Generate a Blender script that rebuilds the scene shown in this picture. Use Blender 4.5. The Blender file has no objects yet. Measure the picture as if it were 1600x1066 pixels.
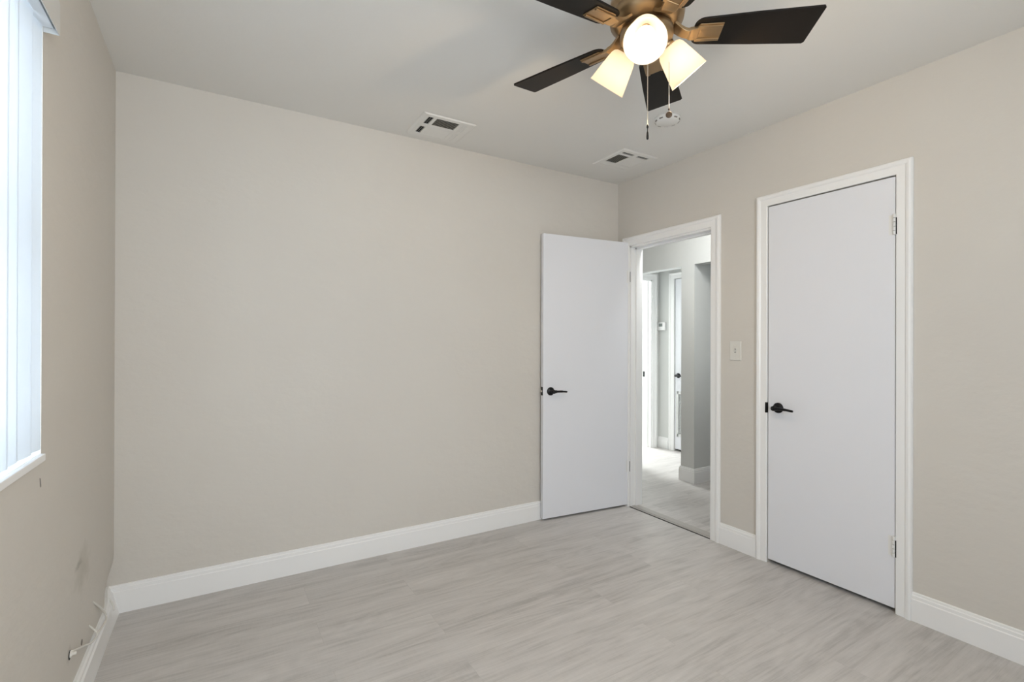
import bpy, bmesh, math, random
from mathutils import Vector, Matrix
random.seed(7)
PI = math.pi
S = bpy.context.scene
C = S.collection

# ------------------------------------------------------------------ camera
cam_d = bpy.data.cameras.new('camera')
cam = bpy.data.objects.new('camera', cam_d); C.objects.link(cam); S.camera = cam
yaw, pitch, roll = 0.54285, 0.00135, 0.0031
f = Vector((math.sin(yaw)*math.cos(pitch), math.cos(yaw)*math.cos(pitch), math.sin(pitch)))
r = Vector((math.cos(yaw), -math.sin(yaw), 0)); u = r.cross(f)
r2 = r*math.cos(roll) + u*math.sin(roll); u2 = -r*math.sin(roll) + u*math.cos(roll)
M = Matrix((r2, u2, -f)).transposed().to_4x4(); M.translation = Vector((0.3917, -2.8091, 1.2246))
cam.matrix_world = M
cam_d.sensor_fit = 'HORIZONTAL'; cam_d.sensor_width = 36
cam_d.lens = 765.544/1600*36; cam_d.shift_y = 0.736/1600
cam_d.clip_start = 0.02; cam_d.clip_end = 200

# ------------------------------------------------------------------ view, world, daylight, added lights
S.view_settings.view_transform = 'Standard'; S.view_settings.look = 'None'
S.view_settings.gamma = 1; S.view_settings.use_curve_mapping = False
S.view_settings.exposure = 0.0
world = bpy.data.worlds.new('world'); S.world = world; world.use_nodes = True
bg = world.node_tree.nodes['Background']
bg.inputs[0].default_value = (0.72, 0.86, 1.0, 1); bg.inputs[1].default_value = 0.8

def area(name, loc, direction, sx, sy, power, col, spread=180):
    d = bpy.data.lights.new(name, 'AREA'); d.shape = 'RECTANGLE'; d.size = sx; d.size_y = sy
    d.energy = power; d.color = col; d.spread = math.radians(spread)
    o = bpy.data.objects.new(name, d); C.objects.link(o); o.location = loc
    o.rotation_euler = Vector(direction).to_track_quat('-Z', 'Z').to_euler()
    return o
# daylight outside the blind window, then unseen lights added for brightness
area('daylight_bedroom_window', (-0.42, -1.91, 1.55), (1, 0, -0.05), 1.75, 1.25, 55, (0.72, 0.84, 1.0))
area('rear_fill', (0.95, -3.95, 1.55), (-0.05, 1, 0.12), 1.35, 1.2, 64, (0.93, 0.95, 1.0))  # fill added behind the camera to brighten the bedroom
area('added_bathroom_daylight', (4.45, 3.05, 1.62), (0, -1, -0.35), 0.8, 0.9, 195, (0.98, 0.99, 1.0))  # added out of view for the bright patch on the hall floor
area('side_room_fill', (5.9, -1.25, 1.5), (-1, 0.25, 0), 1.4, 1.5, 5, (0.85, 0.95, 1.0))  # unseen fill added for the hallway recess
area('hall_ceiling_fill', (3.30, -0.45, 2.40), (0.1, 0.1, -1), 0.3, 0.3, 11, (0.98, 1.0, 1.0))  # added fill under the hall ceiling, no fixture there
area('hall_end_fill', (3.50, -1.02, 1.45), (0.42, 1, 0.0), 0.5, 1.3, 1.0, (0.95, 1.0, 1.0), 75)  # added fill standing in the hall, narrowed to miss the open door

# ------------------------------------------------------------------ materials
def mat(name, col, rough=0.5, metal=0.0, spec=0.5, emit=None, es=0.0):
    m = bpy.data.materials.new(name); m.use_nodes = True
    b = m.node_tree.nodes['Principled BSDF']
    b.inputs['Base Color'].default_value = (*col, 1); b.inputs['Roughness'].default_value = rough
    b.inputs['Metallic'].default_value = metal; b.inputs['Specular IOR Level'].default_value = spec
    if emit: b.inputs['Emission Color'].default_value = (*emit, 1); b.inputs['Emission Strength'].default_value = es
    return m
def N(m, t, **kw):
    n = m.node_tree.nodes.new(t)
    for k, v in kw.items(): setattr(n, k, v)
    return n
def L(m, a, b): m.node_tree.links.new(a, b)
def P(m): return m.node_tree.nodes['Principled BSDF']
def add_bump(m, scale, strength, dist=0.003, detail=4.0, vec_scale=None):
    tc = N(m, 'ShaderNodeTexCoord'); nz = N(m, 'ShaderNodeTexNoise'); bp = N(m, 'ShaderNodeBump')
    nz.inputs['Scale'].default_value = scale; nz.inputs['Detail'].default_value = detail
    bp.inputs['Strength'].default_value = strength; bp.inputs['Distance'].default_value = dist
    src = tc.outputs['Object']
    if vec_scale:
        mp = N(m, 'ShaderNodeMapping'); mp.inputs['Scale'].default_value = vec_scale
        L(m, src, mp.inputs['Vector']); src = mp.outputs['Vector']
    L(m, src, nz.inputs['Vector']); L(m, nz.outputs['Fac'], bp.inputs['Height'])
    L(m, bp.outputs['Normal'], P(m).inputs['Normal'])
    return nz

def wall_material(name, c1, c2, bump=0.35):
    m = mat(name, c1, 0.62, spec=0.3)
    add_bump(m, 11.0, bump*1.5, 0.006, 7.0, (1, 1, 1.5))
    tc = N(m, 'ShaderNodeTexCoord'); nz = N(m, 'ShaderNodeTexNoise'); rp = N(m, 'ShaderNodeValToRGB')
    nz.inputs['Scale'].default_value = 1.3; nz.inputs['Detail'].default_value = 3
    rp.color_ramp.elements[0].position = 0.35; rp.color_ramp.elements[1].position = 0.65
    rp.color_ramp.elements[0].color = (*c1, 1); rp.color_ramp.elements[1].color = (*c2, 1)
    L(m, tc.outputs['Object'], nz.inputs['Vector']); L(m, nz.outputs['Fac'], rp.inputs['Fac'])
    L(m, rp.outputs['Color'], P(m).inputs['Base Color'])
    return m
M_wall = wall_material('beige_plaster', (0.640, 0.607, 0.558), (0.655, 0.624, 0.575))
M_wall_left = wall_material('beige_plaster_stained', (0.640, 0.607, 0.558), (0.655, 0.624, 0.575))
def stain(m, c, sz, col, k):
    b_ = P(m); src = b_.inputs['Base Color'].links[0].from_socket
    tc = N(m, 'ShaderNodeTexCoord'); mp = N(m, 'ShaderNodeMapping'); mp.vector_type = 'POINT'
    mp.inputs['Scale'].default_value = tuple(1/v for v in sz); mp.inputs['Location'].default_value = tuple(-a/v for a, v in zip(c, sz))
    L(m, tc.outputs['Object'], mp.inputs['Vector'])
    nz = N(m, 'ShaderNodeTexNoise'); nz.inputs['Scale'].default_value = 2.2; L(m, mp.outputs[0], nz.inputs['Vector'])
    ln = N(m, 'ShaderNodeVectorMath', operation='LENGTH'); L(m, mp.outputs[0], ln.inputs[0])
    ad = N(m, 'ShaderNodeMath', operation='ADD'); L(m, ln.outputs['Value'], ad.inputs[0]); L(m, nz.outputs['Fac'], ad.inputs[1])
    mr = N(m, 'ShaderNodeMapRange'); mr.inputs['From Min'].default_value = 1.5; mr.inputs['From Max'].default_value = 0.7; mr.inputs['To Max'].default_value = k
    L(m, ad.outputs[0], mr.inputs['Value'])
    mx = N(m, 'ShaderNodeMix', data_type='RGBA'); L(m, mr.outputs[0], mx.inputs[0]); L(m, src, mx.inputs[6]); mx.inputs[7].default_value = (*col, 1)
    L(m, mx.outputs[2], b_.inputs['Base Color'])
stain(M_wall_left, (0, -0.60, 0.44), (0.5, 0.13, 0.09), (0.42, 0.40, 0.34), 0.45)
stain(M_wall_left, (0, -0.655, 0.475), (0.5, 0.06, 0.016), (0.25, 0.24, 0.20), 0.5)
stain(M_wall_left, (0, -0.78, 0.24), (0.5, 0.035, 0.03), (0.3, 0.28, 0.25), 0.4)
M_hall = wall_material('hall_plaster', (0.655, 0.665, 0.650), (0.665, 0.675, 0.660), 0.15)
M_grille = mat('grille_metal', (0.68, 0.69, 0.68), 0.4)
M_ceil = wall_material('ceiling_paint', (0.79, 0.78, 0.75), (0.80, 0.79, 0.76), 0.22)
M_trim = mat('white_trim_paint', (0.88, 0.88, 0.875), 0.32); add_bump(M_trim, 14, 0.08, 0.003)
M_door = mat('white_door_paint', (0.79, 0.80, 0.84), 0.58); add_bump(M_door, 22, 0.10, 0.002, 5, (1, 1, 0.25))
M_black = mat('black_metal', (0.012, 0.012, 0.014), 0.32, 0.6)
M_dark = mat('dark_void', (0.01, 0.01, 0.01), 0.9)
M_blade = mat('espresso_blade', (0.009, 0.0065, 0.0045), 0.5, spec=0.18)
M_bronze = mat('antique_bronze', (0.35, 0.235, 0.125), 0.33, 0.8); add_bump(M_bronze, 30, 0.05, 0.001)
M_steel = mat('painted_hinge', (0.80, 0.80, 0.79), 0.35)
M_nickel = mat('nickel', (0.62, 0.58, 0.52), 0.3, 1.0)
M_dkbr = mat('dark_bronze', (0.12, 0.085, 0.06), 0.35, 0.8)
M_plate = mat('ivory_plastic', (0.70, 0.685, 0.64), 0.4)
M_vent = mat('white_vent_metal', (0.80, 0.79, 0.76), 0.5)
M_louv_shaded = mat('vent_louver_shaded', (0.50, 0.485, 0.43), 0.5)  # darker copy of the vent metal, louvre shade put into the colour
M_screen = mat('grey_display', (0.22, 0.25, 0.24), 0.25)
M_val = mat('valance_vinyl', (0.66, 0.655, 0.635), 0.45)
M_cable = mat('white_cable', (0.78, 0.76, 0.71), 0.45)
M_tub = mat('white_enamel', (0.85, 0.85, 0.85), 0.15)
M_strip = mat('threshold_vinyl', (0.42, 0.40, 0.375), 0.5)
M_stain = mat('wall_scuff', (0.22, 0.20, 0.18), 0.8)
M_frame = mat('window_frame_paint', (0.80, 0.82, 0.84), 0.4)

# frosted shade glass: lets the bulb's light through and glows
M_shade = bpy.data.materials.new('frosted_glass_shade'); M_shade.use_nodes = True
nt = M_shade.node_tree; nt.nodes.clear()
o_ = nt.nodes.new('ShaderNodeOutputMaterial'); em = nt.nodes.new('ShaderNodeEmission'); tr = nt.nodes.new('ShaderNodeBsdfTranslucent')
df = nt.nodes.new('ShaderNodeBsdfDiffuse'); a1 = nt.nodes.new('ShaderNodeMixShader'); a2 = nt.nodes.new('ShaderNodeAddShader')
em.inputs[0].default_value = (1.0, 0.80, 0.52, 1); em.inputs[1].default_value = 0.35
tr.inputs[0].default_value = (0.62, 0.57, 0.50, 1); df.inputs[0].default_value = (0.80, 0.76, 0.68, 1); a1.inputs[0].default_value = 0.5
nt.links.new(tr.outputs[0], a1.inputs[1]); nt.links.new(df.outputs[0], a1.inputs[2])
nt.links.new(a1.outputs[0], a2.inputs[0]); nt.links.new(em.outputs[0], a2.inputs[1]); nt.links.new(a2.outputs[0], o_.inputs[0])
M_bulb = mat('lit_bulb', (1, 1, 1), 0.5, emit=(1.0, 0.86, 0.62), es=14)

# vinyl blind slat
M_slat = bpy.data.materials.new('vinyl_blind_slat'); M_slat.use_nodes = True
nt = M_slat.node_tree; nt.nodes.clear()
o_ = nt.nodes.new('ShaderNodeOutputMaterial'); tr = nt.nodes.new('ShaderNodeBsdfTranslucent'); df = nt.nodes.new('ShaderNodeBsdfDiffuse'); a1 = nt.nodes.new('ShaderNodeMixShader')
tr.inputs[0].default_value = (0.80, 0.81, 0.82, 1); df.inputs[0].default_value = (0.86, 0.87, 0.87, 1); a1.inputs[0].default_value = 0.42
nt.links.new(tr.outputs[0], a1.inputs[1]); nt.links.new(df.outputs[0], a1.inputs[2]); nt.links.new(a1.outputs[0], o_.inputs[0])

# clear glass
M_glass = bpy.data.materials.new('clear_glass'); M_glass.use_nodes = True
nt = M_glass.node_tree; nt.nodes.clear()
o_ = nt.nodes.new('ShaderNodeOutputMaterial'); tp = nt.nodes.new('ShaderNodeBsdfTransparent'); gl = nt.nodes.new('ShaderNodeBsdfGlossy'); a1 = nt.nodes.new('ShaderNodeMixShader')
a1.inputs[0].default_value = 0.06; gl.inputs['Roughness'].default_value = 0.03; tp.inputs[0].default_value = (0.96, 0.98, 0.98, 1)
nt.links.new(tp.outputs[0], a1.inputs[1]); nt.links.new(gl.outputs[0], a1.inputs[2]); nt.links.new(a1.outputs[0], o_.inputs[0])

# grey oak vinyl planks, running along x
def floor_material():
    m = mat('grey_oak_planks', (0.4, 0.38, 0.35), 0.42, spec=0.4)
    tc = N(m, 'ShaderNodeTexCoord'); obj = tc.outputs['Object']
    br = N(m, 'ShaderNodeTexBrick'); br.offset = 0.37; br.offset_frequency = 2
    br.inputs['Color1'].default_value = (0.0, 0.0, 0.0, 1); br.inputs['Color2'].default_value = (1, 1, 1, 1); br.inputs['Mortar'].default_value = (0.5, 0.5, 0.5, 1)
    br.inputs['Scale'].default_value = 1.0; br.inputs['Mortar Size'].default_value = 0.0008; br.inputs['Mortar Smooth'].default_value = 0.3
    br.inputs['Bias'].default_value = 0.0; br.inputs['Brick Width'].default_value = 1.22; br.inputs['Row Height'].default_value = 0.182
    L(m, obj, br.inputs['Vector'])
    # plank id offset so the grain differs from plank to plank
    off = N(m, 'ShaderNodeVectorMath', operation='SCALE'); off.inputs['Scale'].default_value = 7.3
    L(m, br.outputs['Color'], off.inputs[0])
    add = N(m, 'ShaderNodeVectorMath', operation='ADD'); L(m, obj, add.inputs[0]); L(m, off.outputs[0], add.inputs[1])
    mp = N(m, 'ShaderNodeMapping'); mp.inputs['Scale'].default_value = (0.9, 9.0, 1); L(m, add.outputs[0], mp.inputs['Vector'])
    n1 = N(m, 'ShaderNodeTexNoise'); n1.inputs['Scale'].default_value = 1.6; n1.inputs['Detail'].default_value = 7; n1.inputs['Roughness'].default_value = 0.62; n1.inputs['Distortion'].default_value = 0.5
    L(m, mp.outputs[0], n1.inputs['Vector'])
    mp2 = N(m, 'ShaderNodeMapping'); mp2.inputs['Scale'].default_value = (2.2, 60.0, 1); L(m, add.outputs[0], mp2.inputs['Vector'])
    n2 = N(m, 'ShaderNodeTexNoise'); n2.inputs['Scale'].default_value = 2.0; n2.inputs['Detail'].default_value = 5; L(m, mp2.outputs[0], n2.inputs['Vector'])
    # cathedral figure
    mp3 = N(m, 'ShaderNodeMapping'); mp3.inputs['Scale'].default_value = (0.55, 3.2, 1); L(m, add.outputs[0], mp3.inputs['Vector'])
    n3 = N(m, 'ShaderNodeTexNoise'); n3.inputs['Scale'].default_value = 1.7; n3.inputs['Detail'].default_value = 1.5; L(m, mp3.outputs[0], n3.inputs['Vector'])
    mul = N(m, 'ShaderNodeMath', operation='MULTIPLY'); mul.inputs[1].default_value = 95; L(m, n3.outputs['Fac'], mul.inputs[0])
    sn = N(m, 'ShaderNodeMath', operation='SINE'); L(m, mul.outputs[0], sn.inputs[0])
    s1 = N(m, 'ShaderNodeMapRange'); s1.inputs['From Min'].default_value = -1; s1.inputs['From Max'].default_value = 1; L(m, sn.outputs[0], s1.inputs['Value'])
    # combine heights
    def madd(a, k, b=None):
        x = N(m, 'ShaderNodeMath', operation='MULTIPLY_ADD'); x.inputs[1].default_value = k
        L(m, a, x.inputs[0])
        if b is None: x.inputs[2].default_value = 0
        else: L(m, b, x.inputs[2])
        return x.outputs[0]
    sep = N(m, 'ShaderNodeSeparateColor'); L(m, br.outputs['Color'], sep.inputs[0])
    mp4 = N(m, 'ShaderNodeMapping'); mp4.inputs['Scale'].default_value = (9.0, 150.0, 1); L(m, add.outputs[0], mp4.inputs['Vector'])
    n4 = N(m, 'ShaderNodeTexNoise'); n4.inputs['Scale'].default_value = 2.0; n4.inputs['Detail'].default_value = 3; L(m, mp4.outputs[0], n4.inputs['Vector'])
    mp5 = N(m, 'ShaderNodeMapping'); mp5.inputs['Scale'].default_value = (90.0, 14.0, 1); L(m, add.outputs[0], mp5.inputs['Vector'])
    n5 = N(m, 'ShaderNodeTexNoise'); n5.inputs['Scale'].default_value = 1.5; n5.inputs['Detail'].default_value = 3; L(m, mp5.outputs[0], n5.inputs['Vector'])
    h = madd(n1.outputs['Fac'], 0.60); h = madd(n2.outputs['Fac'], 0.28, h); h = madd(s1.outputs[0], 0.06, h); h = madd(sep.outputs[0], 0.05, h)
    h = madd(n4.outputs['Fac'], 0.16, h); h = madd(n5.outputs['Fac'], 0.08, h)
    rp = N(m, 'ShaderNodeValToRGB'); e = rp.color_ramp.elements
    e[0].position = 0.40; e[0].color = (0.365, 0.349, 0.333, 1); e[1].position = 0.84; e[1].color = (0.64, 0.615, 0.592, 1)
    x = e.new(0.60); x.color = (0.525, 0.504, 0.484, 1)
    L(m, h, rp.inputs['Fac'])
    mx = N(m, 'ShaderNodeMix', data_type='RGBA'); mx.inputs[7].default_value = (0.22, 0.20, 0.18, 1)
    fr = N(m, 'ShaderNodeMath', operation='MULTIPLY'); fr.inputs[1].default_value = 0.22; L(m, br.outputs['Fac'], fr.inputs[0])
    L(m, fr.outputs[0], mx.inputs[0]); L(m, rp.outputs['Color'], mx.inputs[6]); L(m, mx.outputs[2], P(m).inputs['Base Color'])
    bm_ = N(m, 'ShaderNodeBump'); bm_.inputs['Strength'].default_value = 0.12; bm_.inputs['Distance'].default_value = 0.002
    L(m, h, bm_.inputs['Height']); L(m, bm_.outputs['Normal'], P(m).inputs['Normal'])
    return m
M_floor = floor_material()

# ------------------------------------------------------------------ mesh helpers
def new(): return bmesh.new()
def box(bm, x0, x1, y0, y1, z0, z1, mi=0):
    vs = [bm.verts.new((x, y, z)) for x in (x0, x1) for y in (y0, y1) for z in (z0, z1)]
    for q in ((0,1,3,2),(4,6,7,5),(0,4,5,1),(2,3,7,6),(0,2,6,4),(1,5,7,3)):
        fc = bm.faces.new([vs[i] for i in q]); fc.material_index = mi
    return vs
def loft(bm, rings, closed=True, caps=True, smooth=False):
    R_ = [[bm.verts.new(p) for p in ring] for ring in rings]; n = len(R_[0])
    for a, b in zip(R_, R_[1:]):
        for i in range(n if closed else n-1):
            j = (i+1) % n; fc = bm.faces.new((a[i], a[j], b[j], b[i])); fc.smooth = smooth
    if caps and closed: bm.faces.new(list(reversed(R_[0]))); bm.faces.new(R_[-1])
    return R_
def lathe(bm, prof, mtx=Matrix(), seg=40, smooth=True):
    """prof: (radius, height) list, spun about local z"""
    rings = []
    for rad, h in prof:
        rings.append([mtx @ Vector((max(rad, 1e-4)*math.cos(2*PI*i/seg), max(rad, 1e-4)*math.sin(2*PI*i/seg), h)) for i in range(seg)])
    loft(bm, rings, True, True, smooth)
def tube(bm, pts, rad, seg=10, smooth=True):
    pts = [Vector(p) for p in pts]; rings = []
    rads = rad if isinstance(rad, (list, tuple)) else [rad]*len(pts)
    up = Vector((0, 0, 1)); t0 = (pts[1]-pts[0]).normalized()
    if abs(t0.dot(up)) > 0.95: up = Vector((1, 0, 0))
    nrm = t0.cross(up).normalized()
    for i, p in enumerate(pts):
        t = (pts[min(i+1, len(pts)-1)]-pts[max(i-1, 0)]).normalized()
        nrm = (nrm - t*nrm.dot(t)).normalized(); b = t.cross(nrm)
        rings.append([p + (nrm*math.cos(2*PI*k/seg)+b*math.sin(2*PI*k/seg))*rads[i] for k in range(seg)])
    loft(bm, rings, True, True, smooth)
def spline(pts, n=8):
    pts = [Vector(p) for p in pts]; out = []
    q = [pts[0]*2-pts[1]] + pts + [pts[-1]*2-pts[-2]]
    for i in range(1, len(q)-2):
        for k in range(n):
            t = k/n; p0, p1, p2, p3 = q[i-1], q[i], q[i+1], q[i+2]
            out.append(0.5*((2*p1)+(-p0+p2)*t+(2*p0-5*p1+4*p2-p3)*t*t+(-p0+3*p1-3*p2+p3)*t**3))
    out.append(pts[-1]); return out
def obj(name, bm, m, parent=None, bevel=0, bseg=2, sharp=True):
    bmesh.ops.recalc_face_normals(bm, faces=bm.faces)
    me = bpy.data.meshes.new(name); bm.to_mesh(me); bm.free()
    for x in (m if isinstance(m, (list, tuple)) else [m]): me.materials.append(x)
    o = bpy.data.objects.new(name, me); C.objects.link(o)
    if parent: o.parent = parent
    if bevel:
        b = o.modifiers.new('bevel', 'BEVEL'); b.width = bevel; b.segments = bseg; b.limit_method = 'ANGLE'; b.angle_limit = math.radians(40)
    return o
def tag(o, label=None, cat=None, group=None, kind=None):
    if label: o['label'] = label
    if cat: o['category'] = cat
    if group: o['group'] = group
    if kind: o['kind'] = kind
    return o
def empty(name, loc=(0, 0, 0), rz=0):
    o = bpy.data.objects.new(name, None); C.objects.link(o); o.location = loc; o.rotation_euler.z = rz
    o.empty_display_size = 0.05; return o
def struct(name, bm, m, label, cat, **k): return tag(obj(name, bm, m, **k), label, cat, kind='structure')

W = 3.037; H = 2.44; YB = -3.65
DW = (-0.835, -0.128)      # bedroom doorway in the right wall
DH = 1.945
CL = (-1.807, -1.200)      # closet opening
CH = 1.990
WIN = (-2.75, -1.076, 0.919, 2.075)

# ------------------------------------------------------------------ floor and ceiling
b = new(); box(b, -0.14, 6.0, YB-0.12, 3.0, -0.1, 0.0)
struct('floor', b, M_floor, 'grey oak plank floor', 'floor')
b = new(); box(b, -0.14, 6.0, YB-0.12, 3.0, H, H+0.1)
struct('ceiling', b, M_ceil, 'flat off white ceiling', 'ceiling')

# ------------------------------------------------------------------ bedroom walls
b = new()
y0, y1, z0, z1 = WIN
box(b, -0.14, 0, YB, y0, 0, H); box(b, -0.14, 0, y0, y1, 0, z0); box(b, -0.14, 0, y0, y1, z1, H)
# run between the window and the corner: the plaster dips back at the foot of the corner
ny, nz = 40, 60
def sm(t): t = max(0, min(1, t)); return t*t*(3-2*t)
g = []
for i in range(ny+1):
    y = y1*(1-(i/ny)) + 0.0*(i/ny); row = []
    for j in range(nz+1):
        z = H*(j/nz)**1.6
        dx = -0.026*sm((0.26-z)/0.13)*sm((y+0.24)/0.22)
        row.append(b.verts.new((dx, y, z)))
    g.append(row)
for i in range(ny):
    for j in range(nz):
        fc = b.faces.new((g[i][j], g[i+1][j], g[i+1][j+1], g[i][j+1])); fc.smooth = True
box(b, -0.14, -0.045, y1, 0.1, 0, H)
box(b, -0.045, 0, y1-0.0005, y1, z0, z1)
struct('wall_left', b, M_wall_left, 'beige plaster wall with the window and loose cable', 'wall')
b = new(); box(b, -0.14, W, 0, 0.12, 0, H)
struct('wall_back', b, M_wall, 'wide plain beige plaster wall behind the open door', 'wall')
b = new(); X0, X1 = W, W+0.108
for (a, c, lo, hi) in ((YB, CL[0], 0, H), (CL[0], CL[1], CH, H), (CL[1], DW[0], 0, H), (DW[0], DW[1], DH, H), (DW[1], 1.24, 0, H)):
    box(b, X0, X1, a, c, lo, hi)
struct('wall_right', b, M_wall, 'beige plaster wall with the doorway and closet', 'wall')
b = new(); rx0, rx1, rz0, rz1 = 0.25, 1.65, 0.95, 2.08
box(b, -0.14, rx0, YB-0.12, YB, 0, H); box(b, rx1, X1, YB-0.12, YB, 0, H); box(b, rx0, rx1, YB-0.12, YB, 0, rz0); box(b, rx0, rx1, YB-0.12, YB, rz1, H)
struct('wall_front', b, M_wall, 'beige plaster wall behind the camera', 'wall')
# closet interior
b = new(); box(b, 3.70, 3.75, -2.0, -1.13, 0, H); box(b, X1, 3.70, -2.0, -1.95, 0, H); box(b, X1, 3.70, -1.18, -1.13, 0, H)
struct('wall_closet', b, M_hall, 'closet lining behind the closed door', 'wall')

# ------------------------------------------------------------------ baseboards
BH = 0.126
prof = [(0, 0), (0.014, 0), (0.014, 0.096), (0.0115, 0.0995), (0.0115, 0.112), (0.008, 0.1155), (0.0075, 0.1235), (0.005, 0.126), (0, 0.126)]
def base_run(bm, p0, p1, nrm, m0=0, m1=0):
    """p0,p1 on the wall line; nrm = direction into the room; m0/m1 mitre (1 inside corner, -1 outside)"""
    p0, p1, nrm = Vector(p0), Vector(p1), Vector(nrm); t = (p1-p0).normalized()
    rings = [[p0+nrm*d+t*d*m0+Vector((0, 0, z)) for d, z in prof], [p1+nrm*d-t*d*m1+Vector((0, 0, z)) for d, z in prof]]
    loft(bm, rings)
b = new(); base_run(b, (-0.028, 0, 0), (W, 0, 0), (0, -1, 0), 1, 0)
struct('baseboard_back', b, M_trim, 'white moulded baseboard along the wide back wall', 'baseboard')
b = new()
pl = [(-0.002, 0), (0.019, 0), (0.0185, 0.098), (0.014, 0.106), (0.0135, 0.118), (0.009, 0.126), (-0.002, 0.126)]
rings = []
for y, k in ((YB, 0), (-0.24, 0), (-0.17, 0.18), (-0.10, 0.55), (-0.04, 0.92), (-0.002, 1.0)):
    rings.append([(x-0.026*k*(z/0.126)+0.003*k*(1-z/0.126), y, z) for x, z in pl])
loft(b, rings)
struct('baseboard_left', b, M_trim, 'white baseboard under the window and loose cable', 'baseboard')
b = new()
base_run(b, (W, -1.138, 0), (W, -0.900, 0), (-1, 0, 0))
struct('baseboard_right', b, M_trim, 'short white baseboard between the doorway and closet', 'baseboard')
b = new(); base_run(b, (W, YB, 0), (W, -1.868, 0), (-1, 0, 0))
struct('baseboard_right', b, M_trim, 'white baseboard right of the closet door', 'baseboard')
b = new(); base_run(b, (3.95, 0.16, 0), (3.95, 0.02, 0), (-1, 0, 0), -1, -1); base_run(b, (3.95, 0.02, 0), (5.5, 0.02, 0), (0, -1, 0), -1, 0)
struct('baseboard_hall', b, M_trim, 'white baseboard wrapping the hallway wall end', 'baseboard')
b = new(); base_run(b, (4.85, 1.24, 0), (4.85, 1.085, 0), (-1, 0, 0), 0, 0)
struct('baseboard_hall', b, M_trim, 'white baseboard below the thermostat', 'baseboard')

# ------------------------------------------------------------------ casings (flat with a rounded outer bead)
cprof = [(0, 0), (0, 0.010), (0.004, 0.012), (0.036, 0.013), (0.042, 0.018), (0.052, 0.0205), (0.060, 0.018), (0.064, 0.010), (0.064, 0)]
def casing(bm, O, T, Nn, y0, y1, zt, left=True, right=True, w=1.0):
    """O + T*s along wall; Nn out of wall; opening s from y0 to y1"""
    O, T, Nn = Vector(O), Vector(T), Vector(Nn)
    def pt(s, z, n): return O+T*s+Nn*n+Vector((0, 0, z))
    path = []
    if left: path.append([pt(y0-d*w, 0, n) for d, n in cprof])
    path.append([pt(y0-d*w, zt+d*w, n) for d, n in cprof]); path.append([pt(y1+d*w, zt+d*w, n) for d, n in cprof])
    if right: path.append([pt(y1+d*w, 0, n) for d, n in cprof])
    loft(bm, path)
b = new(); casing(b, (W, 0, 0), (0, 1, 0), (-1, 0, 0), DW[0]+0.002, DW[1]-0.002+0.035, DH-0.002+0.033, w=1.0) if False else casing(b, (W, 0, 0), (0, 1, 0), (-1, 0, 0), DW[0], DW[1], DH, w=1.03)
struct('trim_1', b, M_trim, 'white casing around the open bedroom doorway', 'door casing')
b = new(); casing(b, (W, 0, 0), (0, 1, 0), (-1, 0, 0), CL[0], CL[1], CH, w=0.97)
struct('trim_2', b, M_trim, 'white casing around the closed closet door', 'door casing')
# jamb lining of the bedroom doorway with its stop
b = new(); box(b, W+0.0005, X1+0.012, DW[1]-0.012, DW[1], 0, DH); box(b, W+0.0005, X1+0.012, DW[0], DW[0]+0.006, 0, DH); box(b, W+0.0005, X1+0.012, DW[0], DW[1], DH-0.012, DH)
box(b, W+0.045, W+0.075, DW[1]-0.024, DW[1]-0.012, 0, DH-0.012); box(b, W+0.045, W+0.075, DW[0]+0.006, DW[0]+0.014, 0, DH-0.012); box(b, W+0.045, W+0.075, DW[0]+0.006, DW[1]-0.012, DH-0.024, DH-0.012)
j = struct('trim_3', b, M_trim, 'white jamb lining of the open bedroom doorway', 'door jamb')
b = new(); box(b, W+0.004, W+0.028, DW[0]+0.006, DW[0]+0.0085, 0.855, 0.918); tag(obj('strike_plate', b, M_black, j), 'black strike plate')
b = new(); box(b, W+0.018, W+0.072, DW[0]+0.003, DW[1]-0.003, 0.0, 0.006); box(b, W-0.001, W+0.014, DW[0]+0.003, DW[1]-0.003, 0.0, 0.005)
struct('trim_4', b, M_strip, 'grey threshold strip across the bedroom doorway', 'threshold', bevel=0.002)
b = new(); box(b, W-0.010, W-0.0012, DW[0]+0.003, DW[1]-0.012, 0.0, 0.0012); obj('expansion_gap', b, M_dark, bpy.data.objects['trim_4'])

# ------------------------------------------------------------------ hallway shell
b = new(); hx = 3.95
box(b, hx, hx+0.10, 0.16, 1.24, 1.906, H); box(b, hx, hx+0.10, 1.00, 1.24, 0, 1.906)
box(b, hx, hx+0.10, 0.02, 0.16, 0, H); box(b, hx, hx+0.10, -1.30, 0.02, 1.908, H); box(b, hx, hx+0.10, -2.4, -1.30, 0, H)
box(b, hx+0.10, 5.5, 0.02, 0.16, 0, H)
struct('wall_hall', b, M_hall, 'pale hallway wall with two plain openings', 'wall')
b = new(); box(b, 4.85, 4.95, 0.16, 0.33, 0, H); box(b, 4.85, 4.95, 1.005, 1.24, 0, H); box(b, 4.85, 4.95, 0.33, 1.005, 1.950, H)
struct('wall_thermostat', b, M_hall, 'pale wall section carrying the thermostat', 'wall')
b = new(); box(b, X1-0.1, 4.05, 1.24, 1.36, 0, H); box(b, 4.05, 4.738, 1.24, 1.36, 1.953, H); box(b, 4.738, 6.0, 1.24, 1.36, 0, H)
struct('wall_bathroom', b, M_hall, 'pale wall with the farthest doorway', 'wall')
b = new(); box(b, 3.95, 4.05, 1.36, 2.9, 0, H); box(b, 5.9, 6.0, -2.4, 2.9, 0, H)
wx0, wx1, wz0, wz1 = 4.05, 4.85, 1.15, 2.08
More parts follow.
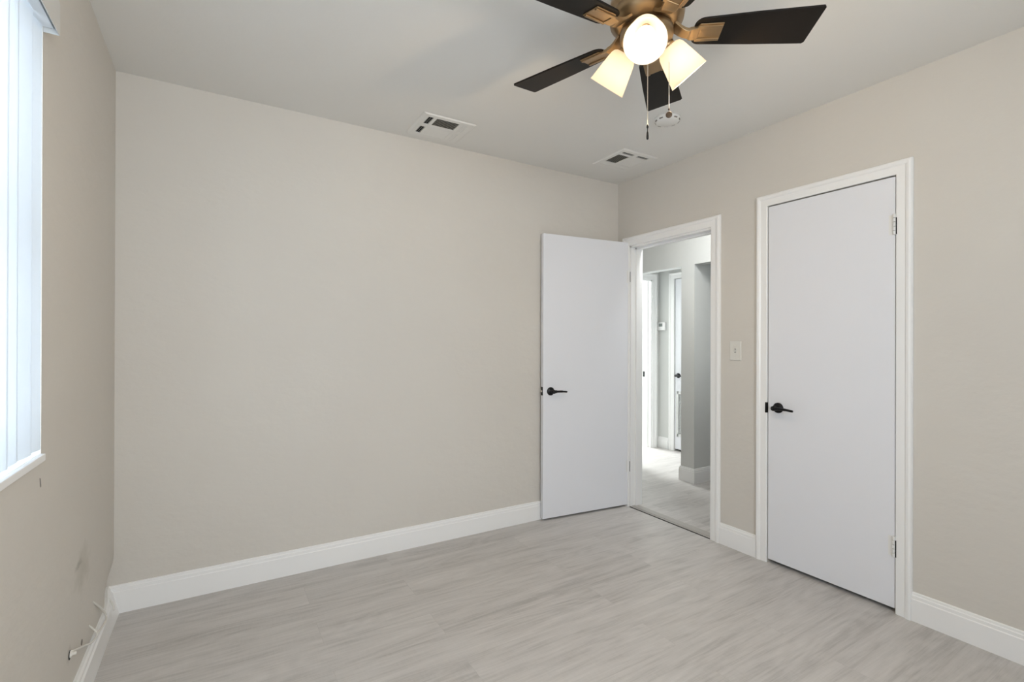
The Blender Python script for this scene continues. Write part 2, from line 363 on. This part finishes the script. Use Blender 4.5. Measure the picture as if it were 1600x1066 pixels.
box(b, 3.95, wx0, 2.9, 3.0, 0, H); box(b, wx1, 6.0, 2.9, 3.0, 0, H); box(b, wx0, wx1, 2.9, 3.0, 0, wz0); box(b, wx0, wx1, 2.9, 3.0, wz1, H)
struct('wall_far', b, M_hall, 'bright room beyond the farthest doorway', 'wall')
b = new(); box(b, X1, 6.0, -2.5, -2.4, 0, H)
struct('wall_hall_end', b, M_hall, 'far end of the hallway', 'wall')
# casing and jamb of the farthest doorway (faces the camera)
b = new(); casing(b, (0, 1.24, 0), (1, 0, 0), (0, -1, 0), 4.05, 4.738, 1.953, w=1.15)
box(b, 4.724, 4.738, 1.2402, 1.372, 0, 1.953); box(b, 4.05, 4.738, 1.2402, 1.372, 1.940, 1.953); box(b, 4.714, 4.724, 1.285, 1.315, 0, 1.94)
t5 = struct('trim_5', b, M_trim, 'white casing and jamb of the farthest doorway', 'door casing')
b = new(); box(b, 4.7215, 4.724, 1.335, 1.362, 0.82, 0.885); tag(obj('strike_plate', b, M_black, t5), 'dark strike plate')
b = new(); casing(b, (4.85, 0, 0), (0, 1, 0), (-1, 0, 0), 0.33, 1.005, 1.950, w=1.15)
struct('trim_6', b, M_trim, 'white casing around the grille door', 'door casing')
# bathtub glimpsed
bt = empty('bathtub', (5.1, 1.92, 0)); tag(bt, 'white tub apron glimpsed through the farthest doorway', 'bathtub')
b = new(); x0, x1, yy0, yy1 = -0.72, 0.78, 0.0, 0.74
box(b, x0, x1, yy0+0.01, yy0+0.05, 0.0, 0.33); box(b, x0, x1, yy1-0.05, yy1, 0.0, 0.33); box(b, x0, x0+0.05, yy0+0.05, yy1-0.05, 0, 0.33); box(b, x1-0.05, x1, yy0+0.05, yy1-0.05, 0, 0.33); box(b, x0+0.05, x1-0.05, yy0+0.05, yy1-0.05, 0.0, 0.10)
obj('apron', b, M_tub, bt, bevel=0.006)
b = new(); box(b, x0, x1, yy0-0.01, yy0+0.08, 0.33, 0.37); box(b, x0, x1, yy1-0.08, yy1, 0.33, 0.37); box(b, x0, x0+0.08, yy0+0.08, yy1-0.08, 0.33, 0.37); box(b, x1-0.08, x1, yy0+0.08, yy1-0.08, 0.33, 0.37)
obj('rim', b, M_tub, bt, bevel=0.008)

# ------------------------------------------------------------------ windows
def window(name, label, x0, x1, y0, y1, z0, z1, axis, side_sill=None):
    """axis 'y': pane normal along x"""
    b = new(); t = 0.04
    if axis == 'y':
        box(b, x0, x1, y0, y0+t, z0, z1); box(b, x0, x1, y1-t, y1, z0, z1); box(b, x0, x1, y0+t, y1-t, z0, z0+t); box(b, x0, x1, y0+t, y1-t, z1-t, z1)
        zm = (z0+z1)/2; box(b, x0, x1, y0+t, y1-t, zm-0.02, zm+0.02)
    else:
        box(b, x0, x0+t, y0, y1, z0, z1); box(b, x1-t, x1, y0, y1, z0, z1); box(b, x0+t, x1-t, y0, y1, z0, z0+t); box(b, x0+t, x1-t, y0, y1, z1-t, z1)
        zm = (z0+z1)/2; box(b, x0+t, x1-t, y0, y1, zm-0.02, zm+0.02)
    w = struct(name, b, M_frame, label, 'window', bevel=0.003)
    b = new()
    if axis == 'y': box(b, (x0+x1)/2-0.002, (x0+x1)/2+0.002, y0+t, y1-t, z0+t, z1-t)
    else: box(b, x0+t, x1-t, (y0+y1)/2-0.002, (y0+y1)/2+0.002, z0+t, z1-t)
    obj('window_pane', b, M_glass, w)
    return w
w1 = window('window_1', 'bright window behind the vertical blinds', -0.135, -0.095, WIN[0]+0.001, WIN[1]-0.001, WIN[2]+0.001, WIN[3]-0.001, 'y')
b = new(); box(b, -0.095, 0.0004, WIN[0]+0.001, WIN[1]-0.001, WIN[2]+0.0005, WIN[2]+0.012); box(b, 0.0005, 0.012, WIN[0]-0.02, WIN[1]-0.012, WIN[2]-0.006, WIN[2]+0.012)
obj('window_sill', b, M_trim, w1, bevel=0.0015)
window('window_2', 'added window behind the camera for the rear fill light', rx0+0.001, rx1-0.001, YB-0.10, YB-0.06, rz0+0.001, rz1-0.001, 'x')  # unseen window added as an inlet for the rear fill
window('window_3', 'added bathroom window out of sight', wx0+0.001, wx1-0.001, 2.93, 2.97, wz0+0.001, wz1-0.001, 'x')  # unseen window added in front of the bathroom light

# ------------------------------------------------------------------ vertical blind
vb = empty('vertical_blind', (0, WIN[1], WIN[2])); tag(vb, 'white vertical blind with closed slats and a curved valance on the left wall', 'window blind')
def vloc(o): o.location = (0, -WIN[1], -WIN[2]); return o
b = new(); box(b, -0.030, 0.022, WIN[0]+0.01, WIN[1]-0.004, 2.046, 2.071); vloc(obj('headrail', b, M_frame, vb))
b = new()
vt = 0.0022; vz0, vz1 = 2.033, 2.128; vx = 0.034
fp = [(0.001, vz1), (vx-0.006, vz1), (vx-0.001, vz1-0.005), (vx, vz1-0.012), (vx, vz0), (vx-vt, vz0), (vx-vt, vz1-0.013), (vx-0.007, vz1-vt), (0.001, vz1-vt)]
loft(b, [[(x, WIN[0]-0.03, z) for x, z in fp], [(x, WIN[1]-0.0, z) for x, z in fp]])
box(b, 0.001, vx-vt, WIN[1]-vt, WIN[1], vz0, vz1-vt); box(b, 0.001, vx-vt, WIN[0]-0.03, WIN[0]-0.03+vt, vz0, vz1-vt)
vloc(obj('valance', b, M_val, vb))
def slat_mesh():
    b = new(); w = 0.089; n = 8; zb, zt = WIN[2]+0.022, 2.045
    f_, k_ = [], []
    for i in range(n+1):
        s = (i/n-0.5)*w; c = 0.0035*(1-(2*i/n-1)**2)
        f_.append((c, s)); k_.append((c-0.0008, s))
    ring = f_+k_[::-1]
    loft(b, [[(x, y, zb) for x, y in ring], [(x, y, zt) for x, y in ring]], smooth=False)
    return b
first = None; ys = WIN[1]-0.046; i = 0
while ys > WIN[0]+0.04:
    if first is None:
        s = obj('slat', slat_mesh(), M_slat, vb); first = s
    else:
        s = first.copy(); C.objects.link(s); s.parent = vb
    s.location = (-0.009, ys-WIN[1], -WIN[2]); s.rotation_euler.z = math.radians(-8-4.5*math.sin(i*2.4+0.6)); s.location.x += 0.002*math.sin(i*1.7)
    ys -= 0.0775; i += 1

# ------------------------------------------------------------------ door hardware
def frame_mtx(o, ex, ey, ez):
    m = Matrix((Vector(ex), Vector(ey), Vector(ez))).transposed().to_4x4(); m.translation = Vector(o); return m
def handle(parent, mtx, lever_dir=1, ln=0.105, name='door_handle'):
    """mtx: local z out of the door, x along the door toward the hinge"""
    b = new(); lathe(b, [(0.001, 0.0), (0.0285, 0.0), (0.0285, 0.004), (0.025, 0.008), (0.014, 0.0105), (0.011, 0.012), (0.0105, 0.038), (0.013, 0.040), (0.013, 0.052), (0.001, 0.054)], mtx)
    h = tag(obj(name, b, M_black, parent), 'black rosette')
    b = new(); pts = spline([(0, 0, 0.046), (0.025*lever_dir, 0.001, 0.049), (0.065*lever_dir, 0.0, 0.050), (ln*lever_dir, -0.004, 0.047)], 6)
    tube(b, [mtx @ p for p in pts], [0.0095]*6+[0.0075]*7+[0.0065]*5+[0.005], 12)
    obj('lever', b, M_black, h)
    return h

# bedroom door, swung open towards the back wall
A = Vector((3.040, -0.1205, 0)); F = Vector((2.3055, -0.0515, 0)); T = (A-F); DLn = T.length; T.normalize(); NR = Vector((T.y, -T.x, 0))   # NR towards the camera side
if NR.y > 0: NR = -NR
ang = math.atan2(T.y, T.x)
d1 = empty('door_1', (A.x, A.y, 0), ang); tag(d1, 'white flush bedroom door standing open against the back wall', 'door', kind='structure')
# local frame: x from free end (-DLn) to hinge (0), y away from camera, z up
b = new(); box(b, -DLn, 0, 0, 0.033, 0.014, 1.972); obj('door_panel', b, M_door, d1, bevel=0.0018)
handle(d1, frame_mtx((-DLn+0.058, 0, 0.887), (1, 0, 0), (0, 0, 1), (0, -1, 0)), 1)
b = new(); box(b, -DLn-0.0015, -DLn, 0.005, 0.028, 0.860, 0.918)
lp = tag(obj('latch_plate', b, M_black, d1), 'black latch plate on the door edge')
b = new(); box(b, -DLn-0.011, -DLn-0.0015, 0.010, 0.022, 0.882, 0.896); tag(obj('latch_bolt', b, M_nickel, lp), 'nickel latch bolt')
for z in (1.715, 0.30):
    b = new(); lathe(b, [(0.0055, z-0.045), (0.0055, z+0.045)], Matrix.Translation((0.0035, -0.006, 0)), 12); box(b, -0.0265, 0.001, -0.0012, 0, z-0.044, z+0.044); h = obj('hinge', b, M_steel, d1)
    b = new(); box(b, -0.0035, 0.0035, -0.0135, -0.0105, z-0.038, z+0.038); tag(obj('hinge_gap', b, M_black, h), 'dark slit of the hinge')

# closet door, closed
d2 = empty('door_2', (W, CL[0], 0)); tag(d2, 'white flush closet door, closed, with black lever', 'door', kind='structure')
dx = -0.004
b = new(); box(b, dx, dx+0.034, 0.0045, CL[1]-CL[0]-0.0045, 0.020, CH-0.006); obj('door_panel', b, M_door, d2, bevel=0.0015)
handle(d2, frame_mtx((dx, CL[1]-CL[0]-0.062, 0.868), (0, -1, 0), (0, 0, 1), (-1, 0, 0)), 1)
b = new(); box(b, -0.014, -0.002, CL[1]-CL[0]-0.003, CL[1]-CL[0]+0.009, 0.835, 0.893); tag(obj('strike_plate', b, M_black, d2, bevel=0.002), 'black strike plate lip')
for z in (1.765, 0.302):
    b = new()
    for k in range(5): lathe(b, [(0.0058, z-0.047+k*0.0192), (0.0064, z-0.0455+k*0.0192), (0.0064, z-0.031+k*0.0192), (0.0058, z-0.0295+k*0.0192)], Matrix.Translation((-0.011, 0.006, 0)), 12)
    box(b, -0.0055, dx, 0.006, 0.030, z-0.045, z+0.045); h = obj('hinge', b, M_steel, d2)
    b = new(); box(b, -0.0145, -0.0125, -0.004, -0.0005, z-0.046, z+0.030); tag(obj('hinge_gap', b, M_dark, h), 'dark slit beside the hinge')

# hallway grille door, closed
d3 = empty('door_3', (4.85, 1.005, 0)); tag(d3, 'white hallway closet door with a return air grille', 'door', kind='structure')
b = new(); gx0, gx1 = -0.600, -0.045; gz0, gz1 = 0.185, 0.655
box(b, 0.004, 0.036, -0.670, -0.006, gz1, 1.944); box(b, 0.004, 0.036, -0.670, -0.006, 0.020, gz0); box(b, 0.004, 0.036, -0.670, gx0, gz0, gz1); box(b, 0.004, 0.036, gx1, -0.006, gz0, gz1)
obj('door_panel', b, M_door, d3)
b = new(); box(b, -0.004, 0.006, gx0-0.02, gx0+0.012, gz0-0.02, gz1+0.02); box(b, -0.004, 0.006, gx1-0.012, gx1+0.02, gz0-0.02, gz1+0.02); box(b, -0.004, 0.006, gx0, gx1, gz0-0.02, gz0+0.012); box(b, -0.004, 0.006, gx0, gx1, gz1-0.012, gz1+0.02)
n = 26
for k in range(n):
    z = gz0+0.016+(gz1-gz0-0.032)*k/(n-1)
    loft(b, [[(0.0, yv, z-0.006), (0.0012, yv, z-0.006), (0.014, yv, z+0.005), (0.0128, yv, z+0.005)] for yv in (gx0+0.012, gx1-0.012)])
box(b, 0.016, 0.018, gx0, gx1, gz0, gz1)
tag(obj('air_grille', b, M_grille, d3), 'grey slatted return air grille')
handle(d3, frame_mtx((0.004, -0.052, 0.853), (0, 1, 0), (0, 0, 1), (-1, 0, 0)), -1, 0.10)

# ------------------------------------------------------------------ light switch, thermostat
sw = empty('light_switch', (W, -1.0015, 1.177)); tag(sw, 'ivory light switch plate between the doorway and closet', 'light switch')
b = new(); loft(b, [[(-x, s*0.0365*k, t*0.0575*k2) for s, t in ((-1, -1), (1, -1), (1, 1), (-1, 1))] for x, k, k2 in ((0, 1, 1), (0.0035, 1, 1), (0.006, 0.93, 0.955))])
obj('cover_plate', b, M_plate, sw)
b = new(); box(b, -0.0065, -0.0055, -0.0055, 0.0055, -0.012, 0.012); bs = tag(obj('toggle_slot', b, M_stain, sw), 'darker slot around the toggle')
b = new(); loft(b, [[(-0.006, y, z) for y, z in ((-0.0042, -0.009), (0.0042, -0.009), (0.0042, 0.006), (-0.0042, 0.006))], [(-0.015, y, z) for y, z in ((-0.0034, 0.003), (0.0034, 0.003), (0.0034, 0.009), (-0.0034, 0.009))]]); obj('toggle', b, M_plate, sw)
for z in (-0.030, 0.030):
    b = new(); lathe(b, [(0.0028, 0), (0.0028, 0.0010), (0.001, 0.0014)], frame_mtx((-0.006, 0, z), (0, 1, 0), (0, 0, 1), (-1, 0, 0)), 12); obj('screw', b, M_plate, sw)
th = empty('thermostat', (4.85, 1.187, 1.415)); tag(th, 'white wall thermostat with grey display beside the grille door', 'thermostat')
b = new(); box(b, -0.024, 0, -0.060, 0.060, -0.048, 0.048); obj('housing', b, M_trim, th, bevel=0.005)
b = new(); box(b, -0.0252, -0.0238, -0.026, 0.026, -0.004, 0.032); tag(obj('display', b, M_screen, th), 'grey display')

# ------------------------------------------------------------------ ceiling vents
def vent(cx, cy, rz, label, mirror=1, faint=True):
    """local: louvre field in the shaded colour at -y, slot banks at -x (dark) and +x (faint)"""
    v = empty('ceiling_vent', (cx, cy, H), rz); tag(v, label, 'air vent', 'four way ceiling vents')
    s = mirror
    def B(bm, x0, x1, y0, y1, z0, z1):
        x0, x1 = sorted((x0*s, x1*s)); box(bm, x0, x1, y0, y1, z0, z1)
    zt, zb = -0.0005, -0.007
    holes = [(-0.118, -0.088, -0.118, -0.022), (-0.118, -0.088, 0.010, 0.106), (-0.070, 0.063, -0.118, -0.022), (-0.070, 0.063, 0.010, 0.106), (0.081, 0.111, -0.118, -0.022), (0.081, 0.111, 0.010, 0.106)]
    xs = sorted({-0.143, 0.143} | {h[0] for h in holes} | {h[1] for h in holes}); ysn = [-0.143, -0.118, -0.022, 0.010, 0.106, 0.143]
    b = new()
    for i in range(len(xs)-1):
        for j in range(5):
            if any(abs(h[0]-xs[i]) < 1e-6 and abs(h[1]-xs[i+1]) < 1e-6 and abs(h[2]-ysn[j]) < 1e-6 for h in holes): continue
            B(b, xs[i], xs[i+1], ysn[j], ysn[j+1], zb, zt-0.001)
    bmesh.ops.remove_doubles(b, verts=b.verts, dist=1e-6)
    # bevelled outer flange
    loft(b, [[(sx*0.143, sy*0.143, zb) for sx, sy in ((-1, -1), (1, -1), (1, 1), (-1, 1))], [(sx*0.156, sy*0.151, -0.001) for sx, sy in ((-1, -1), (1, -1), (1, 1), (-1, 1))]], caps=False)
    obj('face_plate', b, M_vent, v)
    b = new(); box(b, -0.128, 0.128, -0.128, 0.128, -0.0012, -0.0004); tag(obj('duct_opening', b, M_dark, v), 'dark duct behind the louvres')
    def slats(x0, x1, y0, y1, n, along, tilt, wd):
        bm = new()
        for k in range(n):
            if along == 'x':
                c = y0+(y1-y0)*(k+0.5)/n
                q = [(c-wd/2, zb+0.0008 if tilt > 0 else zb+0.0017), (c+wd/2, zb+0.0045 if tilt > 0 else zb+0.0007)]
                loft(bm, [[(x, q[0][0], q[0][1]), (x, q[1][0], q[1][1]), (x, q[1][0], q[1][1]+0.0008), (x, q[0][0], q[0][1]+0.0008)] for x in (x0*s, x1*s)])
            else:
                c = x0+(x1-x0)*(k+0.5)/n
                q = [(c-wd/2, zb+0.0008 if tilt > 0 else zb+0.0017), (c+wd/2, zb+0.0045 if tilt > 0 else zb+0.0007)]
                loft(bm, [[(q[0][0]*s, y, q[0][1]), (q[1][0]*s, y, q[1][1]), (q[1][0]*s, y, q[1][1]+0.0008), (q[0][0]*s, y, q[0][1]+0.0008)] for y in (y0, y1)])
        return bm
    for h, (n, al, ti, wd, mm) in zip(holes, ((3, 'y', 1, 0.0035, M_vent), (3, 'y', 1, 0.0035, M_vent), (8, 'x', 1, 0.0095, M_louv_shaded), (9, 'x', -1, 0.0118, M_vent), (3, 'y', -1, 0.0082, M_vent), (3, 'y', -1, 0.0082, M_vent))):
        obj('louver', slats(*h, n, al, ti, wd), mm, v)
    return v
vent(1.482, -0.210, 0, 'white square ceiling vent nearer the left, above the wide wall')
vent(2.720, -0.397, -PI/2, 'white square ceiling vent tucked in the corner above the open door', mirror=-1)

# ------------------------------------------------------------------ smoke detector
sd = empty('smoke_detector', (2.478, -0.972, H)); tag(sd, 'round white smoke detector on the ceiling behind the medallion chain', 'smoke detector')
b = new(); lathe(b, [(0.068, 0), (0.068, -0.008), (0.063, -0.019), (0.050, -0.026), (0.001, -0.027)][::-1]); obj('housing', b, M_vent, sd)
b = new()
for k in range(10):
    a = k*2*PI/10+0.2; c, s_ = math.cos(a), math.sin(a)
    for q in (0,):
        vs = [Vector((c*rr-s_*tt, s_*rr+c*tt, zz)) for rr, tt, zz in ((0.0655, -0.010, -0.0150), (0.0655, 0.010, -0.0150), (0.0625, 0.010, -0.0215), (0.0625, -0.010, -0.0215))]
        inn = [v*0.98+Vector((0, 0, 0.0004)) for v in vs]
        loft(b, [inn, vs])
tag(obj('sounder_slots', b, M_stain, sd), 'dark slots around the rim')

# ------------------------------------------------------------------ ceiling fan
FX, FY = 1.612, -1.645
fan = empty('ceiling_fan', (FX, FY, H)); tag(fan, 'dark bladed ceiling fan with three lit frosted glass shades', 'ceiling fan')
ZB = 2.25-H
b = new(); lathe(b, [(0.001, 0), (0.072, 0), (0.072, -0.012), (0.060, -0.040), (0.040, -0.052), (0.001, -0.052)]); obj('canopy', b, M_bronze, fan)
b = new(); lathe(b, [(0.001, -0.050), (0.052, -0.050), (0.098, -0.058), (0.118, -0.080), (0.122, -0.110), (0.116, -0.118), (0.116, -0.126), (0.122, -0.132), (0.118, -0.152), (0.092, -0.170), (0.060, -0.176), (0.001, -0.176)], seg=56)
obj('motor_housing', b, M_bronze, fan)
b = new(); lathe(b, [(0.001, -0.176), (0.080, -0.176), (0.086, -0.182), (0.086, -0.205), (0.080, -0.212), (0.062, -0.226), (0.050, -0.250), (0.034, -0.262), (0.012, -0.268), (0.006, -0.280), (0.001, -0.282)], seg=48)
lk = obj('light_kit_fitter', b, M_bronze, fan)
PH0 = math.radians(-36.35); PT = math.radians(-11.39)
for k in range(5):
    a = PH0+k*2*PI/5
    er = Vector((math.cos(a), math.sin(a), 0)); et = Vector((-math.sin(a), math.cos(a), 0))
    tt = et*math.cos(PT)+Vector((0, 0, 1))*math.sin(PT); nn = er.cross(tt).normalized()
    m = frame_mtx((0, 0, ZB), er, tt, nn)
    # blade outline
    def half(s, t_root, t_tip, r_tip):
        pts = []
        rr = 0.030
        for i in range(7):
            q = i/6*PI/2; pts.append((0.150+rr-rr*math.cos(q), s*(t_root-rr+rr*math.sin(q))))
        pts.append((0.34, s*(t_root+(t_tip-t_root)*0.55)))
        pts.append((r_tip-0.006, s*t_tip)); pts.append((r_tip, s*(t_tip-0.006)))
        return pts
    up_ = half(1, 0.052, 0.0712, 0.528); dn_ = half(-1, 0.054, 0.0755, 0.533)
    outline = up_+dn_[::-1]
    b = new(); loft(b, [[m @ Vector((x, y, z)) for x, y in outline] for z in (-0.003, 0.003)])
    bl = obj('blade', b, M_blade, fan, bevel=0.0008, bseg=1)
    # blade iron: curved arm and rectangular plate with a raised border
    b = new(); arm = spline([er*0.088+Vector((0, 0, ZB+0.022)), er*0.115+Vector((0, 0, ZB+0.002)), er*0.140+Vector((0, 0, ZB-0.006)), er*0.168+Vector((0, 0, ZB-0.004))], 5)
    rings = []
    for i, p in enumerate(arm):
        w_ = 0.020+0.006*abs(1-2*i/(len(arm)-1)); h_ = 0.006
        q = Vector((0, 0, 1)) if i < 10 else nn; t_ = et if i < 10 else tt
        rings.append([p+t_*w_*sx+q*h_*sz for sx, sz in ((-1, -1), (1, -1), (1, 1), (-1, 1))])
    loft(b, rings)
    pl_ = [(0.158, -0.024), (0.166, -0.036), (0.240, -0.036), (0.240, 0.036), (0.166, 0.036), (0.158, 0.024)]
    loft(b, [[m @ Vector((x, y, z)) for x, y in pl_] for z in (-0.0072, -0.0031)])
    for y0_, y1_ in ((0.020, 0.031), (-0.031, -0.020)):
        loft(b, [[m @ Vector((x, y, z)) for x, y in ((0.160, y0_), (0.238, y0_), (0.238, y1_), (0.160, y1_))] for z in (-0.0115, -0.0070)])
    tag(obj('blade_iron', b, M_bronze, bl, bevel=0.0015), 'bronze bracket under the blade')
# shades
TL = math.radians(48)
for k in range(3):
    a = math.radians(-137.6)+k*2*PI/3
    er = Vector((math.cos(a), math.sin(a), 0)); ax = er*math.cos(TL)-Vector((0, 0, 1))*math.sin(TL)
    et = Vector((-math.sin(a), math.cos(a), 0)); eo = ax.cross(et)
    opn = er*0.160+Vector((0, 0, 2.131-H)); Ls = 0.118
    m = frame_mtx(opn-ax*Ls, et, eo, ax)
    b = new(); tube(b, spline([er*0.040+Vector((0, 0, -0.205)), er*0.062+Vector((0, 0, -0.208)), m @ Vector((0, 0, -0.012)), m @ Vector((0, 0, 0.004))], 5), 0.012, 12)
    lathe(b, [(0.001, -0.018), (0.020, -0.018), (0.024, -0.010), (0.024, 0.000), (0.001, 0.001)], m, 24)
    lathe(b, [(0.001, 0.002), (0.016, 0.002), (0.018, 0.030), (0.001, 0.030)], m, 24)
    obj('shade_arm', b, M_bronze, fan)
    b = new(); lathe(b, [(0.022, 0.0), (0.031, 0.001), (0.039, 0.006), (0.0445, 0.015), (0.0480, 0.029), (0.0655, Ls), (0.0625, Ls), (0.0455, 0.030), (0.042, 0.018), (0.037, 0.009), (0.030, 0.004), (0.022, 0.003)], m, 48)
    sh = obj('lamp_shade', b, M_shade, fan)
    b = new(); lathe(b, [(0.001, 0.030), (0.013, 0.031), (0.016, 0.040), (0.025, 0.054), (0.028, 0.066), (0.025, 0.080), (0.015, 0.089), (0.001, 0.092)], m, 28)
    tag(obj('bulb', b, M_bulb, sh), 'lit bulb')
    pd = bpy.data.lights.new('bulb_light', 'POINT'); pd.energy = 10; pd.color = (1.0, 0.78, 0.52); pd.shadow_soft_size = 0.02
    po = bpy.data.objects.new('bulb_light', pd); C.objects.link(po); po.location = Vector((FX, FY, H)) + (m @ Vector((0, 0, 0.102)))
# pull chains
def chain(x, y, z0, z1, parent):
    b = new(); n = int((z0-z1)/0.0044)
    seg = 6
    for i in range(n):
        z = z0-(i+0.5)*(z0-z1)/n
        lathe(b, [(0.0006, z+0.0021), (0.0015, z+0.0011), (0.0017, z), (0.0015, z-0.0011), (0.0006, z-0.0021)], Matrix.Translation((x, y, 0)), seg)
    return obj('pull_chain', b, M_nickel, parent)
cx, cy = 1.647-FX, -1.618-FY
c1 = chain(cx, cy, 2.182-H, 1.968-H, fan)
b = new(); lathe(b, [(0.001, 1.968-H), (0.0034, 1.966-H), (0.0038, 1.958-H), (0.0018, 1.954-H), (0.0016, 1.945-H), (0.0032, 1.940-H), (0.0042, 1.925-H), (0.0036, 1.918-H), (0.001, 1.916-H)][::-1], Matrix.Translation((cx, cy, 0)), 14)
tag(obj('chain_pendant', b, M_black, c1), 'slim black pendant')
cx, cy = 1.677-FX, -1.684-FY
b = new(); tube(b, [(cx*0.85, cy*0.85, -0.198), (cx*1.02, cy*1.02, -0.199)], 0.004, 10); obj('chain_outlet', b, M_bronze, fan)
c2 = chain(cx, cy, 2.238-H, 2.004-H, fan)
b = new(); zc = 1.986-H
lathe(b, [(0.001, 2.004-H), (0.0032, 2.002-H), (0.0030, 1.998-H), (0.001, 1.996-H)][::-1], Matrix.Translation((cx, cy, 0)), 12)
q = Vector((0.72, 0.62, 0)).normalized(); pq = Vector((-q.y, q.x, 0))
mm = frame_mtx((cx, cy, zc-0.004), pq, (0, 0, 1), q)
lathe(b, [(0.001, -0.0018), (0.0085, -0.0018), (0.0105, -0.001), (0.0105, 0.001), (0.0085, 0.0018), (0.001, 0.0018)], mm, 24)
for kk in range(4):
    aa = kk*PI/2+0.4
    mb = mm @ Matrix.Rotation(aa, 4, 'Z')
    loft(b, [[mb @ Vector((x, y, z)) for x, y in ((0.001, -0.0008), (0.007, -0.002), (0.007, 0.002), (0.001, 0.0008))] for z in (-0.0024, -0.0018)])
tag(obj('chain_medallion', b, M_dkbr, c2), 'round bronze medallion with a fan emblem')

# ------------------------------------------------------------------ loose cable on the left wall
cb = empty('coax_cable', (0.02, -0.45, 0.13)); tag(cb, 'loose white cable looping off the left wall above the baseboard', 'cable')
def cl(o): o.location = (-0.02, 0.45, -0.13); return o
def tub(pts, rad=0.0032):
    b = new(); tube(b, spline(pts, 8), rad, 10); return b
cl(obj('cable_run', tub([(-0.002, -0.436, 0.252), (0.008, -0.356, 0.191), (0.018, -0.306, 0.137), (0.023, -0.326, 0.125), (0.023, -0.39, 0.132), (0.024, -0.492, 0.156), (0.022, -0.513, 0.151), (0.018, -0.574, 0.164), (0.012, -0.656, 0.198), (0.008, -0.715, 0.222), (0.004, -0.768, 0.244)], 0.0034), M_cable, cb))
cl(obj('cable_run', tub([(-0.010, -0.116, 0.128), (0.006, -0.122, 0.112), (0.020, -0.146, 0.095), (0.023, -0.158, 0.082)], 0.003), M_cable, cb))
cl(obj('cable_run', tub([(-0.002, -0.499, 0.195), (0.01, -0.484, 0.17), (0.022, -0.489, 0.154)], 0.003), M_cable, cb))
b = new(); lathe(b, [(0.001, 0), (0.010, 0), (0.010, 0.001), (0.001, 0.0015)], frame_mtx((0.0, -0.612, 0.192), (0, 1, 0), (0, 0, 1), (1, 0, 0)), 12); cl(tag(obj('cable_hole', b, M_stain, cb), 'dark chipped hole in the plaster'))
b = new(); lathe(b, [(0.001, 0), (0.011, 0), (0.011, 0.004), (0.005, 0.006), (0.005, 0.016), (0.001, 0.017)], frame_mtx((0.0, -0.772, 0.238), (0, 1, 0), (0, 0, 1), (1, 0, 0)), 20); cn = cl(tag(obj('wall_connector', b, M_cable, cb), 'round white wall connector'))
b = new(); lathe(b, [(0.0115, 0), (0.0145, 0.0004), (0.0145, 0.0012), (0.0115, 0.0016)], frame_mtx((0.0, -0.776, 0.238), (0, 1, 0), (0, 0, 1), (1, 0, 0)), 20); tag(obj('gasket', b, M_dark, cn), 'dark ring behind the connector')
# nail with scuff below the sill
b = new(); loft(b, [[(0.0004, -1.089, 0.868), (0.0004, -1.085, 0.868), (0.0004, -1.078, 0.842), (0.0004, -1.083, 0.842)], [(0.0016, -1.088, 0.865), (0.0016, -1.086, 0.865), (0.0016, -1.080, 0.845), (0.0016, -1.082, 0.845)]])
tag(obj('paint_chip', b, M_stain), 'small dark chip in the wall below the sill corner', 'wall mark')
